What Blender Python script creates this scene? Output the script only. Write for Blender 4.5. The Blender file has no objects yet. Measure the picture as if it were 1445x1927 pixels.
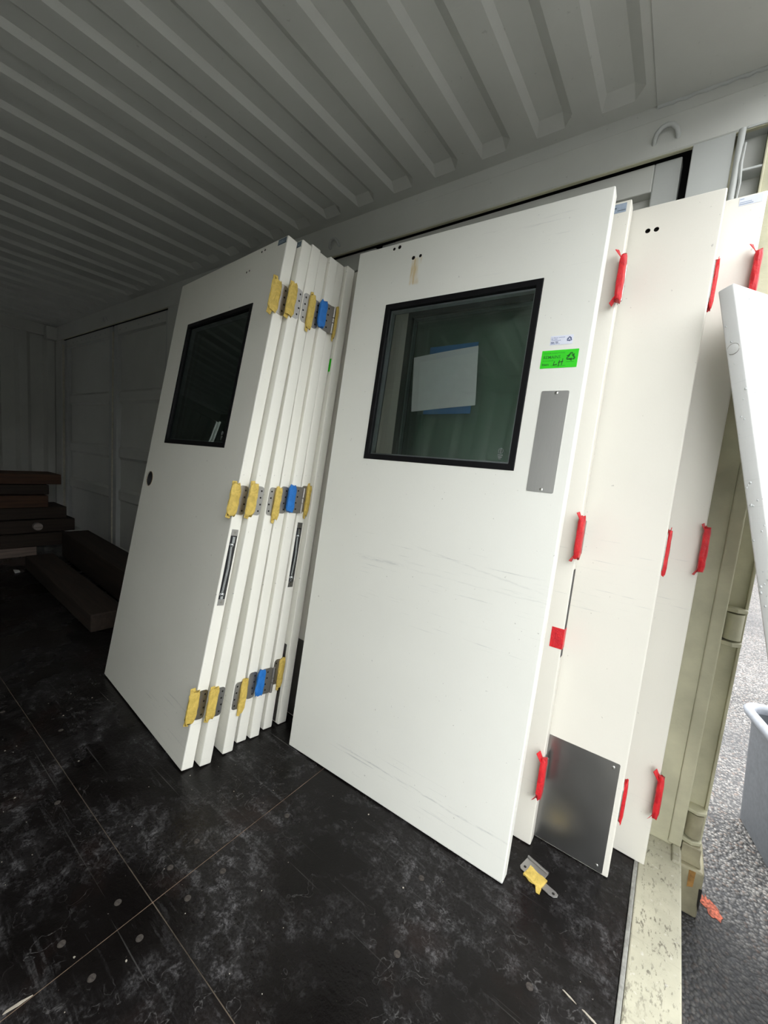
import bpy, bmesh, math, random
from mathutils import Vector, Matrix

random.seed(7)
SC = bpy.context.scene
COL = SC.collection
R = math.radians

# ------------------------------------------------------------------ camera
cam_d = bpy.data.cameras.new('camera')
cam = bpy.data.objects.new('camera', cam_d)
COL.objects.link(cam)
cam_d.sensor_fit = 'VERTICAL'
cam_d.sensor_height = 36.0
cam_d.sensor_width = 27.0
cam_d.lens = 762.18 / 1927.0 * 36.0
cam_d.clip_start = 0.02
cam_d.clip_end = 300
CR = Matrix(((0.803408, -0.140944, 0.578507), (0.588923, 0.044854, -0.806944), (0.087785, 0.989001, 0.119041)))
cam.matrix_world = Matrix.Translation((0, 0, 1.2)) @ CR.to_4x4()
SC.camera = cam

# ------------------------------------------------------------------ overcast sky and exposure
world = bpy.data.worlds.new('overcast_sky')
SC.world = world
world.use_nodes = True
wn = world.node_tree
wn.nodes.clear()
w_out = wn.nodes.new('ShaderNodeOutputWorld')
w_bg = wn.nodes.new('ShaderNodeBackground')
w_bg.inputs['Color'].default_value = (0.97, 0.985, 0.985, 1)
w_bg.inputs['Strength'].default_value = 1.45
wn.links.new(w_bg.outputs[0], w_out.inputs[0])
SC.view_settings.view_transform = 'Standard'
SC.view_settings.look = 'None'
SC.view_settings.gamma = 1.0
SC.view_settings.use_curve_mapping = False
SC.view_settings.exposure = 1.85


# ------------------------------------------------------------------ materials
class NT:
    def __init__(self, name):
        self.m = bpy.data.materials.new(name)
        self.m.use_nodes = True
        self.t = self.m.node_tree
        self.t.nodes.clear()
        self.out = self.t.nodes.new('ShaderNodeOutputMaterial')
        self.b = self.t.nodes.new('ShaderNodeBsdfPrincipled')
        self.t.links.new(self.b.outputs[0], self.out.inputs[0])
        self.tc = None

    def n(self, typ, **kw):
        nd = self.t.nodes.new(typ)
        for k, v in kw.items():
            setattr(nd, k, v)
        return nd

    def l(self, a, b):
        self.t.links.new(a, b)

    def coord(self, scale=(1, 1, 1), rot=(0, 0, 0), which='Object'):
        if self.tc is None:
            self.tc = self.n('ShaderNodeTexCoord')
        mp = self.n('ShaderNodeMapping')
        mp.inputs['Scale'].default_value = scale
        mp.inputs['Rotation'].default_value = rot
        self.l(self.tc.outputs[which], mp.inputs[0])
        return mp.outputs[0]

    def noise(self, vec, scale, detail=4, rough=0.55, dist=0.0):
        nd = self.n('ShaderNodeTexNoise')
        nd.inputs['Scale'].default_value = scale
        nd.inputs['Detail'].default_value = detail
        nd.inputs['Roughness'].default_value = rough
        nd.inputs['Distortion'].default_value = dist
        self.l(vec, nd.inputs['Vector'])
        return nd.outputs['Fac']

    def voro(self, vec, scale, feature='F1', out='Distance'):
        nd = self.n('ShaderNodeTexVoronoi')
        nd.feature = feature
        nd.inputs['Scale'].default_value = scale
        self.l(vec, nd.inputs['Vector'])
        return nd.outputs[out]

    def ramp(self, fac, stops):
        nd = self.n('ShaderNodeValToRGB')
        el = nd.color_ramp.elements
        while len(el) < len(stops):
            el.new(0.5)
        for e, (p, c) in zip(el, stops):
            e.position = p
            e.color = (c, c, c, 1) if isinstance(c, (int, float)) else (*c, 1)
        self.l(fac, nd.inputs[0])
        return nd.outputs[0]

    def mix(self, fac, a, b, mode='MIX'):
        nd = self.n('ShaderNodeMix', data_type='RGBA', blend_type=mode)
        for v, i in ((fac, 0), (a, 6), (b, 7)):
            if hasattr(v, 'is_linked'):
                self.l(v, nd.inputs[i])
            elif i == 0:
                nd.inputs[0].default_value = v
            else:
                nd.inputs[i].default_value = (*v, 1)
        return nd.outputs[2]

    def math(self, op, a, b=None, clamp=False):
        nd = self.n('ShaderNodeMath', operation=op, use_clamp=clamp)
        for i, v in enumerate((a, b)):
            if v is None:
                continue
            if hasattr(v, 'is_linked'):
                self.l(v, nd.inputs[i])
            else:
                nd.inputs[i].default_value = v
        return nd.outputs[0]

    def bump(self, h, strength, dist=0.01):
        nd = self.n('ShaderNodeBump')
        nd.inputs['Strength'].default_value = strength
        nd.inputs['Distance'].default_value = dist
        self.l(h, nd.inputs['Height'])
        self.l(nd.outputs[0], self.b.inputs['Normal'])

    def set(self, color=None, rough=None, metal=None, spec=None):
        for key, v in (('Base Color', color), ('Roughness', rough), ('Metallic', metal), ('Specular IOR Level', spec)):
            if v is None:
                continue
            if hasattr(v, 'is_linked'):
                self.l(v, self.b.inputs[key])
            else:
                self.b.inputs[key].default_value = (*v, 1) if isinstance(v, tuple) else v
        return self


def band(m, z, lo, hi, soft):
    a = m.n('ShaderNodeMapRange')
    a.interpolation_type = 'SMOOTHSTEP'
    a.inputs[1].default_value = lo - soft
    a.inputs[2].default_value = lo
    m.l(z, a.inputs[0])
    b = m.n('ShaderNodeMapRange')
    b.interpolation_type = 'SMOOTHSTEP'
    b.inputs[1].default_value = hi
    b.inputs[2].default_value = hi + soft
    b.inputs[3].default_value = 1
    b.inputs[4].default_value = 0
    m.l(z, b.inputs[0])
    return m.math('MULTIPLY', a.outputs[0], b.outputs[0])


def plain(name, color, rough=0.5, metal=0.0, var=0.12, scale=30, bump=0.0, bscale=200, spec=None):
    m = NT(name)
    v = m.coord()
    f = m.noise(v, scale, 3)
    c0 = tuple(x * (1 - var) for x in color)
    c1 = tuple(min(1, x * (1 + var)) for x in color)
    m.set(m.mix(m.ramp(f, [(0.3, 0.0), (0.7, 1.0)]), c0, c1), rough, metal, spec)
    if bump:
        m.bump(m.noise(v, bscale, 2), bump, 0.002)
    return m.m


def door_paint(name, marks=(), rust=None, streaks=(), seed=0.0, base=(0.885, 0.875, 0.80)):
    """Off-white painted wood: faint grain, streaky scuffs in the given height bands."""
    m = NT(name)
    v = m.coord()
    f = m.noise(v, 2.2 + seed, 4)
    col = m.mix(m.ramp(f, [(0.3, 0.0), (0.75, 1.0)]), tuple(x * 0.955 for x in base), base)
    sep = m.n('ShaderNodeSeparateXYZ')
    m.l(m.tc.outputs['Object'], sep.inputs[0])
    # tiny dark specks
    sp = m.noise(m.coord((1, 1, 1), (0, 0, seed)), 85, 2)
    col = m.mix(m.ramp(sp, [(0.735, 0.0), (0.76, 0.45)]), col, (0.30, 0.29, 0.27))
    for (lo, hi, x0, x1, slope, amt) in marks:
        st = m.n('ShaderNodeMapping')
        st.inputs['Scale'].default_value = (2.2, 1, 75)
        st.inputs['Rotation'].default_value = (0, R(slope), 0)
        m.l(m.tc.outputs['Object'], st.inputs[0])
        s = m.noise(st.outputs[0], 1.3 + seed, 5, 0.7)
        mask = m.math('MULTIPLY', band(m, sep.outputs[2], lo, hi, 0.03), band(m, sep.outputs[0], x0, x1, 0.08))
        s = m.math('MULTIPLY', m.ramp(s, [(0.60, 0.0), (0.70, 1.0)]), mask)
        col = m.mix(m.math('MULTIPLY', s, amt), col, (0.36, 0.38, 0.39))
    for (z0_, k_, x0_, x1_, th_, amt_) in streaks:
        zl = m.math('SUBTRACT', sep.outputs[2], m.math('MULTIPLY_ADD', sep.outputs[0], k_))
        m.t.nodes[-2].inputs[2].default_value = z0_
        wob = m.math('MULTIPLY', m.math('SUBTRACT', m.noise(m.coord((6, 1, 1)), 2.0, 3), 0.5), 0.012)
        dist_ = m.math('ABSOLUTE', m.math('ADD', zl, wob))
        ln = m.n('ShaderNodeMapRange')
        ln.inputs[1].default_value = 0.0
        ln.inputs[2].default_value = th_
        ln.inputs[3].default_value = 1.0
        ln.inputs[4].default_value = 0.0
        m.l(dist_, ln.inputs[0])
        br_ = m.ramp(m.noise(m.coord((9, 1, 60)), 2.0, 4, 0.7), [(0.42, 0.0), (0.60, 1.0)])
        k2 = m.math('MULTIPLY', m.math('MULTIPLY', ln.outputs[0], br_), band(m, sep.outputs[0], x0_, x1_, 0.10))
        col = m.mix(m.math('MULTIPLY', k2, amt_), col, (0.33, 0.35, 0.36))
    if rust:
        x0, x1, z0, z1 = rust
        st = m.coord((60, 1, 6))
        s = m.ramp(m.noise(st, 1.6, 4), [(0.40, 0.0), (0.60, 1.0)])
        mask = m.math('MULTIPLY', band(m, sep.outputs[2], z0, z1, 0.01), band(m, sep.outputs[0], x0, x1, 0.006))
        col = m.mix(m.math('MULTIPLY', m.math('MULTIPLY', s, mask), 0.75), col, (0.62, 0.46, 0.19))
    m.set(col, 0.42, 0.0, 0.4)
    m.bump(m.noise(m.coord((1, 1, 0.25)), 330, 2), 0.12, 0.002)
    return m.m


M = {}
M['door'] = door_paint('door_paint', [(0.0, 0.2, 0.55, 1.1, 0, 0.5)], seed=0.1)
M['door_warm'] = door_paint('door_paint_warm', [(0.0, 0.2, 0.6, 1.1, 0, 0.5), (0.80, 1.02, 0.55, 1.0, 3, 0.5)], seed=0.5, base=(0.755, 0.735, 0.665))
M['door_front'] = door_paint('door_paint_front', [(0.055, 0.16, 0.2, 0.95, 1.2, 0.55), (0.66, 0.93, 0.28, 0.95, 2, 0.55), (0.0, 0.07, 0.8, 1.0, 0, 0.8), (1.83, 1.98, 0.5, 0.93, 20, 0.4)],
                             rust=(0.262, 0.296, 1.868, 1.955), seed=0.3,
                             streaks=((0.118, 0.001, 0.32, 0.84, 0.0045, 0.5), (0.985, -0.135, 0.52, 0.84, 0.004, 0.26), (0.845, 0.0, 0.27, 0.36, 0.010, 0.35), (0.840, 0.0, 0.50, 0.88, 0.003, 0.22), (0.100, -0.035, 0.70, 0.9, 0.003, 0.25)), base=(0.81, 0.815, 0.76))
M['door_wet'] = door_paint('door_paint_wet', [(0.2, 1.9, 0.0, 0.9, 40, 0.25)], seed=0.8, base=(0.70, 0.71, 0.70))


def grey_paint(name, color, dirt=0.25):
    m = NT(name)
    v = m.coord()
    f = m.noise(v, 3.5, 5)
    col = m.mix(m.ramp(f, [(0.3, 0.0), (0.72, 1.0)]), tuple(x * (1 - dirt) for x in color), color)
    s = m.ramp(m.noise(v, 46, 3), [(0.70, 0.0), (0.76, 0.5)])
    col = m.mix(s, col, tuple(x * 0.6 for x in color))
    m.set(col, m.math('MULTIPLY_ADD', f, 0.18), 0.0, 0.35)
    m.b.inputs['Roughness'].default_value = 0.5
    m.set(rough=0.52)
    m.bump(m.noise(v, 150, 2), 0.10, 0.003)
    return m.m


M['grey'] = grey_paint('container_grey_paint', (0.62, 0.63, 0.595), 0.08)
M['grey_bare'] = grey_paint('container_grey_edge', (0.54, 0.56, 0.545), 0.1)


def cream_paint(name, color, flecks=0.0, grime=0.3):
    m = NT(name)
    v = m.coord()
    f = m.noise(v, 6, 5)
    col = m.mix(m.ramp(f, [(0.35, 0.0), (0.7, 1.0)]), tuple(x * (1 - grime) for x in color), color)
    if flecks:
        st = m.coord((1, 0.45, 1), (0, 0, R(40)))
        s = m.ramp(m.noise(st, 130, 4, 0.62), [(0.555, 0.0), (0.63, 1.0)])
        s = m.math('MULTIPLY', s, m.ramp(m.noise(v, 9, 3), [(0.36, 0.15), (0.58, 1.0)]))
        col = m.mix(m.math('MULTIPLY', s, flecks), col, (0.13, 0.12, 0.09))
        s2 = m.ramp(m.noise(m.coord((1, 9, 1), (0, 0, R(-52))), 5, 3, 0.5), [(0.63, 0.0), (0.70, 0.6)])
        col = m.mix(s2, col, (0.30, 0.28, 0.22))
        s3 = m.ramp(m.noise(m.coord((1.3, 1, 1)), 55, 3), [(0.64, 0.0), (0.72, 0.45)])
        col = m.mix(s3, col, (0.62, 0.61, 0.56))
    m.set(col, 0.45, 0.0, 0.4)
    # rain beads and weld lumps
    d = m.math('SUBTRACT', 0.16, m.voro(m.coord(), 62), clamp=True)
    m.bump(m.math('ADD', m.math('MULTIPLY', d, 3.0), m.noise(v, 90, 2)), 0.25, 0.003)
    return m.m


M['cream'] = cream_paint('container_cream_paint', (0.62, 0.60, 0.43))
M['cream_dirty'] = cream_paint('container_cream_dirty', (0.50, 0.46, 0.31), grime=0.55)
M['sill'] = cream_paint('sill_worn_cream', (0.52, 0.50, 0.385), flecks=0.9)
M['rust'] = plain('rust_patch', (0.30, 0.16, 0.045), 0.8, var=0.4, scale=40, bump=0.3)

# floor: black phenolic plywood, dusty, scuffed and damp
m = NT('plywood_black_worn')
v = m.coord()
base = m.mix(m.ramp(m.noise(v, 2.5, 4), [(0.35, 0.0), (0.7, 1.0)]), (0.0036, 0.0029, 0.0028), (0.0085, 0.0072, 0.007))
zone = m.ramp(m.noise(v, 2.7, 5, 0.62, 0.3), [(0.45, 0.0), (0.63, 1.0)])
fine = m.ramp(m.noise(v, 120, 4, 0.7, 0.4), [(0.42, 0.15), (0.62, 1.0)])
clump = m.ramp(m.noise(v, 21, 5, 0.72, 0.4), [(0.50, 0.0), (0.64, 1.0)])
dust = m.math('MULTIPLY', m.math('MULTIPLY', zone, clump), fine)
col = m.mix(m.math('MULTIPLY', dust, 0.9), base, (0.125, 0.122, 0.127))
haze_ = m.math('MULTIPLY', m.math('MULTIPLY', zone, fine), 0.16)
col = m.mix(haze_, col, (0.09, 0.088, 0.092))
# drag smears running several ways
for ang, sc, amt, seedx, lo in ((35, 6.5, 0.42, 0.0, 0.56), (-50, 5.5, 0.42, 3.0, 0.57), (80, 6.0, 0.30, 11.0, 0.58)):
    mp = m.n('ShaderNodeMapping')
    mp.inputs['Rotation'].default_value = (0, 0, R(ang))
    mp.inputs['Location'].default_value = (seedx, seedx * 0.7, 0)
    mp.inputs['Scale'].default_value = (0.55, 6.5, 1)
    m.l(m.tc.outputs['Object'], mp.inputs[0])
    sx_ = m.ramp(m.noise(mp.outputs[0], sc, 5, 0.66), [(lo, 0.0), (lo + 0.12, 1.0)])
    sx_ = m.math('MULTIPLY', sx_, m.ramp(m.noise(v, 2.1 + 0.13 * seedx, 3), [(0.48, 0.0), (0.60, 1.0)]))
    col = m.mix(m.math('MULTIPLY', m.math('MULTIPLY', sx_, fine), amt), col, (0.13, 0.128, 0.132))
# hairline scratches
for ang, sc, amt, seedx in ((22, 1.1, 0.3, 1.0), (-38, 0.9, 0.3, 5.0), (62, 1.2, 0.3, 9.0)):
    mp = m.n('ShaderNodeMapping')
    mp.inputs['Rotation'].default_value = (0, 0, R(ang))
    mp.inputs['Location'].default_value = (seedx, seedx * 0.7, 0)
    mp.inputs['Scale'].default_value = (1, 75, 1)
    m.l(m.tc.outputs['Object'], mp.inputs[0])
    sx_ = m.ramp(m.noise(mp.outputs[0], sc, 2, 0.5), [(0.715, 0.0), (0.77, 1.0)])
    col = m.mix(m.math('MULTIPLY', sx_, amt), col, (0.16, 0.155, 0.15))
# little curled scuffs
curl = m.ramp(m.noise(v, 24, 2, 0.4, 0.7), [(0.586, 0.0), (0.600, 0.6), (0.614, 0.0)])
curl = m.math('MULTIPLY', curl, m.math('MULTIPLY', fine, m.ramp(m.noise(v, 4.1, 3), [(0.48, 0.0), (0.60, 1.0)])))
col = m.mix(curl, col, (0.17, 0.165, 0.165))
spk = m.ramp(m.noise(v, 130, 2), [(0.73, 0.0), (0.78, 0.6)])
col = m.mix(spk, col, (0.24, 0.22, 0.20))
brown = m.ramp(m.noise(v, 4.3, 3), [(0.56, 0.0), (0.75, 0.35)])
col = m.mix(brown, col, (0.026, 0.013, 0.010))
wet = m.ramp(m.noise(v, 2.0, 4), [(0.36, 0.10), (0.64, 0.40)])
m.set(col, m.math('MAXIMUM', wet, m.math('MULTIPLY', zone, 0.45)), 0.0, 0.22)
m.bump(m.math('ADD', m.noise(v, 26, 5, 0.65), m.math('MULTIPLY', m.noise(v, 110, 3), 0.4)), 0.30, 0.006)
M['ply'] = m.m

# asphalt: coarse stones in dark binder, random wetter patches, darker ground by the open end
m = NT('asphalt_coarse')
v = m.coord()
vo = m.n('ShaderNodeTexVoronoi')
vo.inputs['Scale'].default_value = 95
m.l(v, vo.inputs['Vector'])
sepc = m.n('ShaderNodeSeparateColor')
m.l(vo.outputs['Color'], sepc.inputs[0])
stone = m.mix(m.ramp(sepc.outputs[0], [(0.1, 0.0), (0.9, 1.0)]), (0.085, 0.083, 0.081), (0.33, 0.315, 0.295))
stone = m.mix(m.ramp(sepc.outputs[1], [(0.8, 0.0), (0.95, 0.6)]), stone, (0.23, 0.15, 0.11))
edge = m.ramp(vo.outputs['Distance'], [(0.42, 0.0), (0.68, 1.0)])
col = m.mix(edge, stone, (0.055, 0.054, 0.055))
wetp = m.ramp(m.noise(v, 0.9, 4, 0.6), [(0.40, 0.0), (0.62, 0.5)])
col = m.mix(wetp, col, (0.045, 0.047, 0.052))
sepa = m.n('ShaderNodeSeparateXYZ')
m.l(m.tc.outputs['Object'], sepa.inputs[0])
near_dark = m.math('ADD', sepa.outputs[1], m.math('MULTIPLY', m.noise(v, 3.0, 4), 0.55))  # ground turns darker by the open end, along a noisy border
near_dark = m.math('ADD', near_dark, m.math('MULTIPLY', sepa.outputs[0], 0.55))
near_amt = m.n('ShaderNodeMapRange')
near_amt.inputs[1].default_value = 2.05
near_amt.inputs[2].default_value = 2.45
near_amt.inputs[3].default_value = 0.72
near_amt.inputs[4].default_value = 0.0
m.l(near_dark, near_amt.inputs[0])
col = m.mix(near_amt.outputs[0], col, (0.020, 0.021, 0.024))
m.set(col, m.ramp(m.noise(v, 1.5, 3), [(0.3, 0.42), (0.7, 0.75)]), 0.0, 0.4)
m.bump(vo.outputs['Distance'], 0.7, 0.008)
m.t.nodes[-1].invert = True if hasattr(m.t.nodes[-1], 'invert') else False
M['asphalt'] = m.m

# brushed steel / aluminium
def steel(name, color, rough, brush=(1, 1, 60), rvar=0.1):
    m = NT(name)
    v = m.coord(brush)
    f = m.noise(v, 9, 4, 0.6)
    col = m.mix(f, tuple(x * 0.82 for x in color), color)
    m.set(col, m.math('MULTIPLY_ADD', f, rvar), 1.0)
    nd = m.t.nodes[-1]
    nd.inputs[2].default_value = rough
    m.bump(m.noise(m.coord(), 14, 2), 0.05, 0.004)
    return m.m


M['hinge_steel'] = steel('hinge_steel', (0.52, 0.51, 0.50), 0.32)
M['hinge_dull'] = steel('hinge_dull_steel', (0.46, 0.44, 0.41), 0.42)
M['plate'] = steel('brushed_kick_plate', (0.46, 0.46, 0.455), 0.27, (1, 1, 1))
M['push'] = steel('brushed_push_plate', (0.60, 0.60, 0.59), 0.35, (80, 1, 1))
M['chrome'] = steel('zinc_rod', (0.62, 0.65, 0.68), 0.18, (1, 1, 1))
M['screw'] = plain('screw_head', (0.62, 0.62, 0.60), 0.3, 1.0, 0.1)
M['hole'] = plain('hole_shadow', (0.012, 0.010, 0.008), 0.9)
M['slot'] = plain('slot_black', (0.02, 0.02, 0.022), 0.55)
M['gasket'] = plain('black_gasket', (0.006, 0.006, 0.007), 0.5, var=0.2, spec=0.15)
M['spacer'] = plain('aluminium_spacer', (0.40, 0.42, 0.45), 0.45, 0.6)


def tape(name, color, dark, trans=0.0, rough=0.5):
    m = NT(name)
    v = m.coord()
    f = m.noise(v, 42, 4, 0.65, 1.0)
    col = m.mix(m.ramp(f, [(0.35, 0.0), (0.62, 1.0)]), dark, color)
    m.set(col, rough, 0.0, 0.4)
    m.bump(m.noise(m.coord((1, 1, 0.5)), 95, 3, 0.7, 1.5), 0.7, 0.004)
    return m.m


M['yellow'] = tape('masking_tape_yellow', (0.72, 0.53, 0.13), (0.52, 0.37, 0.08))
M['red'] = tape('tape_red', (0.68, 0.022, 0.028), (0.50, 0.012, 0.022), rough=0.4)
M['blue'] = tape('painters_tape_blue', (0.025, 0.20, 0.62), (0.018, 0.155, 0.52))
M['paper'] = plain('white_paper', (0.84, 0.85, 0.84), 0.7, var=0.03)
M['blue_card'] = plain('blue_card', (0.03, 0.17, 0.42), 0.6, var=0.05)
M['label_white'] = plain('label_white', (0.74, 0.77, 0.88), 0.5, var=0.03)
M['label_blue'] = plain('label_bluegrey', (0.33, 0.40, 0.50), 0.5, var=0.1, scale=90)
M['label_dark'] = plain('label_slate', (0.10, 0.14, 0.17), 0.5, var=0.2, scale=90)
M['green'] = plain('label_green', (0.03, 0.64, 0.010), 0.55, var=0.03)
M['ink_green'] = plain('ink_dark_green', (0.01, 0.17, 0.012), 0.6)
M['ink_mid'] = plain('ink_mid_green', (0.02, 0.42, 0.015), 0.6)
M['ink'] = plain('ink_marker', (0.012, 0.03, 0.012), 0.6)
M['ink_blue'] = plain('ink_navy', (0.05, 0.075, 0.19), 0.6)
M['ink_pale'] = plain('ink_pale_blue', (0.26, 0.31, 0.50), 0.6)
M['etch'] = plain('etched_mark', (0.13, 0.14, 0.14), 0.7)
M['lead'] = plain('dark_void', (0.006, 0.006, 0.008), 0.9)
M['bin'] = plain('bin_grey_plastic', (0.115, 0.125, 0.14), 0.45, var=0.15, scale=60, bump=0.1)
M['bin_rim'] = plain('bin_rim_plastic', (0.26, 0.28, 0.32), 0.42, var=0.1)
M['debris'] = plain('paint_chip', (0.34, 0.31, 0.26), 0.8, var=0.3)
M['splinter'] = plain('bare_wood', (0.40, 0.36, 0.30), 0.8, var=0.2)
M['orange'] = plain('marking_paint', (0.42, 0.105, 0.06), 0.8, var=0.75, scale=110, bump=0.8, bscale=120)
M['far'] = plain('far_brick', (0.13, 0.075, 0.085), 0.85, var=0.3, scale=8)
M['light_gap'] = plain('gap_light_pale', (0.62, 0.60, 0.50), 0.5)  # pale colour standing in for light through the door gaps


def wood(name, color):
    m = NT(name)
    v = m.coord((1.0, 1.0, 1.0))
    g = m.noise(m.coord((14, 0.8, 14)), 3, 4, 0.6, 0.4)
    col = m.mix(m.ramp(g, [(0.3, 0.0), (0.7, 1.0)]), tuple(x * 0.45 for x in color), color)
    m.set(col, 0.75)
    m.bump(g, 0.3, 0.006)
    return m.m


M['wood_red'] = wood('timber_reddish', (0.11, 0.052, 0.027))
M['wood_dark'] = wood('timber_dark', (0.045, 0.030, 0.021))
M['wood_pale'] = wood('timber_pale', (0.34, 0.26, 0.22))
M['wood_end'] = wood('timber_end', (0.42, 0.36, 0.33))

# tinted window glass: see-through tint plus Fresnel mirror
m = NT('tinted_glass')
m.t.nodes.remove(m.b)
tr = m.n('ShaderNodeBsdfTransparent')
tr.inputs[0].default_value = (0.96, 0.985, 0.985, 1)
gl = m.n('ShaderNodeBsdfGlossy')
gl.inputs['Roughness'].default_value = 0.012
gl.inputs['Color'].default_value = (0.82, 0.95, 0.90, 1)
fr = m.n('ShaderNodeFresnel')
fr.inputs['IOR'].default_value = 1.9
mx = m.n('ShaderNodeMixShader')
m.l(fr.outputs[0], mx.inputs[0])
m.l(tr.outputs[0], mx.inputs[1])
m.l(gl.outputs[0], mx.inputs[2])
m.l(mx.outputs[0], m.out.inputs[0])
M['glass'] = m.m
gd = m.m.copy()
gd.name = 'tinted_glass_dark'
for nd in gd.node_tree.nodes:
    if nd.type == 'BSDF_TRANSPARENT':
        nd.inputs[0].default_value = (0.60, 0.72, 0.67, 1)
M['glass_dark'] = gd
gb = gd.copy()
gb.name = 'tinted_glass_black'
for nd in gb.node_tree.nodes:
    if nd.type == 'BSDF_TRANSPARENT':
        nd.inputs[0].default_value = (0.30, 0.39, 0.37, 1)
M['glass_black'] = gb


# ------------------------------------------------------------------ mesh helpers
class MB:
    def __init__(self):
        self.bm = bmesh.new()

    def poly(self, pts):
        vs = [self.bm.verts.new(p) for p in pts]
        return self.bm.faces.new(vs)

    def box(self, x0, x1, y0, y1, z0, z1):
        p = [(x0, y0, z0), (x1, y0, z0), (x1, y1, z0), (x0, y1, z0), (x0, y0, z1), (x1, y0, z1), (x1, y1, z1), (x0, y1, z1)]
        v = [self.bm.verts.new(q) for q in p]
        for f in ((0, 3, 2, 1), (4, 5, 6, 7), (0, 1, 5, 4), (1, 2, 6, 5), (2, 3, 7, 6), (3, 0, 4, 7)):
            self.bm.faces.new([v[i] for i in f])
        return self

    def prism(self, pts2, axis, a0, a1):
        """extrude a 2-D outline along x, y or z"""
        def mk(p, a):
            return (a, p[0], p[1]) if axis == 'x' else (p[0], a, p[1]) if axis == 'y' else (p[0], p[1], a)
        n = len(pts2)
        A = [self.bm.verts.new(mk(p, a0)) for p in pts2]
        B = [self.bm.verts.new(mk(p, a1)) for p in pts2]
        self.bm.faces.new(A)
        self.bm.faces.new(B[::-1])
        for i in range(n):
            self.bm.faces.new((A[i], B[i], B[(i + 1) % n], A[(i + 1) % n]))
        return self

    def rings(self, rings, caps=True):
        vs = [[self.bm.verts.new(p) for p in r] for r in rings]
        n = len(rings[0])
        for a, b in zip(vs, vs[1:]):
            for i in range(n):
                self.bm.faces.new((a[i], a[(i + 1) % n], b[(i + 1) % n], b[i]))
        if caps:
            self.bm.faces.new(vs[0][::-1])
            self.bm.faces.new(vs[-1])
        return self

    def tube(self, pts, r, seg=8, caps=True):
        pts = [Vector(p) for p in pts]
        rr = r if isinstance(r, (list, tuple)) else [r] * len(pts)
        rings = []
        up = None
        for i, p in enumerate(pts):
            d = (pts[min(i + 1, len(pts) - 1)] - pts[max(i - 1, 0)]).normalized()
            if up is None:
                up = d.orthogonal().normalized()
            up = (up - d * up.dot(d)).normalized()
            s = d.cross(up)
            rings.append([p + (up * math.cos(t) + s * math.sin(t)) * rr[i] for t in (2 * math.pi * k / seg for k in range(seg))])
        return self.rings(rings, caps)

    def disc(self, c, n, r, h, seg=14):
        c = Vector(c)
        n = Vector(n).normalized()
        return self.tube([c, c + n * h], r, seg)

    def build(self, name, mat, parent=None, bevel=0.0, seg=2, smooth=None, weld=False):
        if weld:
            bmesh.ops.remove_doubles(self.bm, verts=self.bm.verts, dist=1e-5)
        bmesh.ops.recalc_face_normals(self.bm, faces=self.bm.faces)
        if bevel:
            ed = [e for e in self.bm.edges if len(e.link_faces) == 2 and e.calc_face_angle(0) > 0.5]
            bmesh.ops.bevel(self.bm, geom=ed, offset=bevel, segments=seg, affect='EDGES', profile=0.5)
        me = bpy.data.meshes.new(name)
        self.bm.to_mesh(me)
        self.bm.free()
        return obj(name, me, mat, parent, smooth)


def obj(name, me, mat, parent=None, smooth=None):
    if isinstance(mat, str):
        mat = M[mat]
    if not me.materials:
        me.materials.append(mat)
    if smooth:
        for p in me.polygons:
            p.use_smooth = True
        me.set_sharp_from_angle(angle=R(smooth))
    o = bpy.data.objects.new(name, me)
    COL.objects.link(o)
    o.parent = parent
    return o


def tag(o, label=None, cat=None, group=None, kind=None):
    for k, val in (('label', label), ('category', cat), ('group', group), ('kind', kind)):
        if val:
            o[k] = val
    return o


def empty(name, mw=None):
    o = bpy.data.objects.new(name, None)
    o.empty_display_size = 0.1
    COL.objects.link(o)
    if mw is not None:
        o.matrix_world = mw
    return o


def copy_of(o, parent, loc):
    c = o.copy()
    COL.objects.link(c)
    c.parent = parent
    c.location = loc
    return c


def text_mesh(name, body, size, mat, parent, loc, rot, bold=0.0, shear=0.0, sx=1.0, extrude=0.00012):
    cu = bpy.data.curves.new(name, 'FONT')
    cu.body = body
    cu.size = size
    cu.offset = bold
    cu.shear = shear
    cu.extrude = extrude
    cu.resolution_u = 2
    t = bpy.data.objects.new(name, cu)
    COL.objects.link(t)
    bpy.context.view_layer.update()
    me = bpy.data.meshes.new_from_object(t.evaluated_get(bpy.context.evaluated_depsgraph_get()))
    bpy.data.objects.remove(t)
    bpy.data.curves.remove(cu)
    o = obj(name, me, mat, parent)
    o.location = loc
    o.rotation_euler = rot
    o.scale = (sx, 1, 1)
    return o


# ------------------------------------------------------------------ container shell (x = length, +x open end; y = 1.633 side-door wall)
YW, YL, XE, XO = 1.633, -0.72, -6.08, 0.175
ZC, ZR = 2.422, 2.263
floor = empty('floor')
tag(floor, 'black worn plywood floor of a shipping container', kind='structure')
MB().box(XE, 0.052, YL, YW + 0.06, -0.17, -0.0285).build('subfloor', 'slot', floor)
xs = [0.050, -0.964, -3.364, -5.764, XE]
for y0, y1 in ((YL, 0.457), (0.457, YW + 0.05)):
    for a, b in zip(xs, xs[1:]):
        g = 0.0013
        MB().box(b + g, a - g, y0 + g, y1 - g, -0.028, 0.0).build('plywood_panel', 'ply', floor)
# bare wood worn along the sheet joints
MB().box(-0.967, -0.9612, YL, YW, -0.006, -0.0012).build('joint_filler', plain('joint_wood', (0.20, 0.14, 0.10), 0.8, var=0.5, scale=14), floor)
MB().box(XE, 0.05, 0.4547, 0.4593, -0.006, -0.0014).build('joint_filler', plain('joint_wood_dark', (0.095, 0.075, 0.055), 0.8, var=0.6, scale=14), floor)
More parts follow.
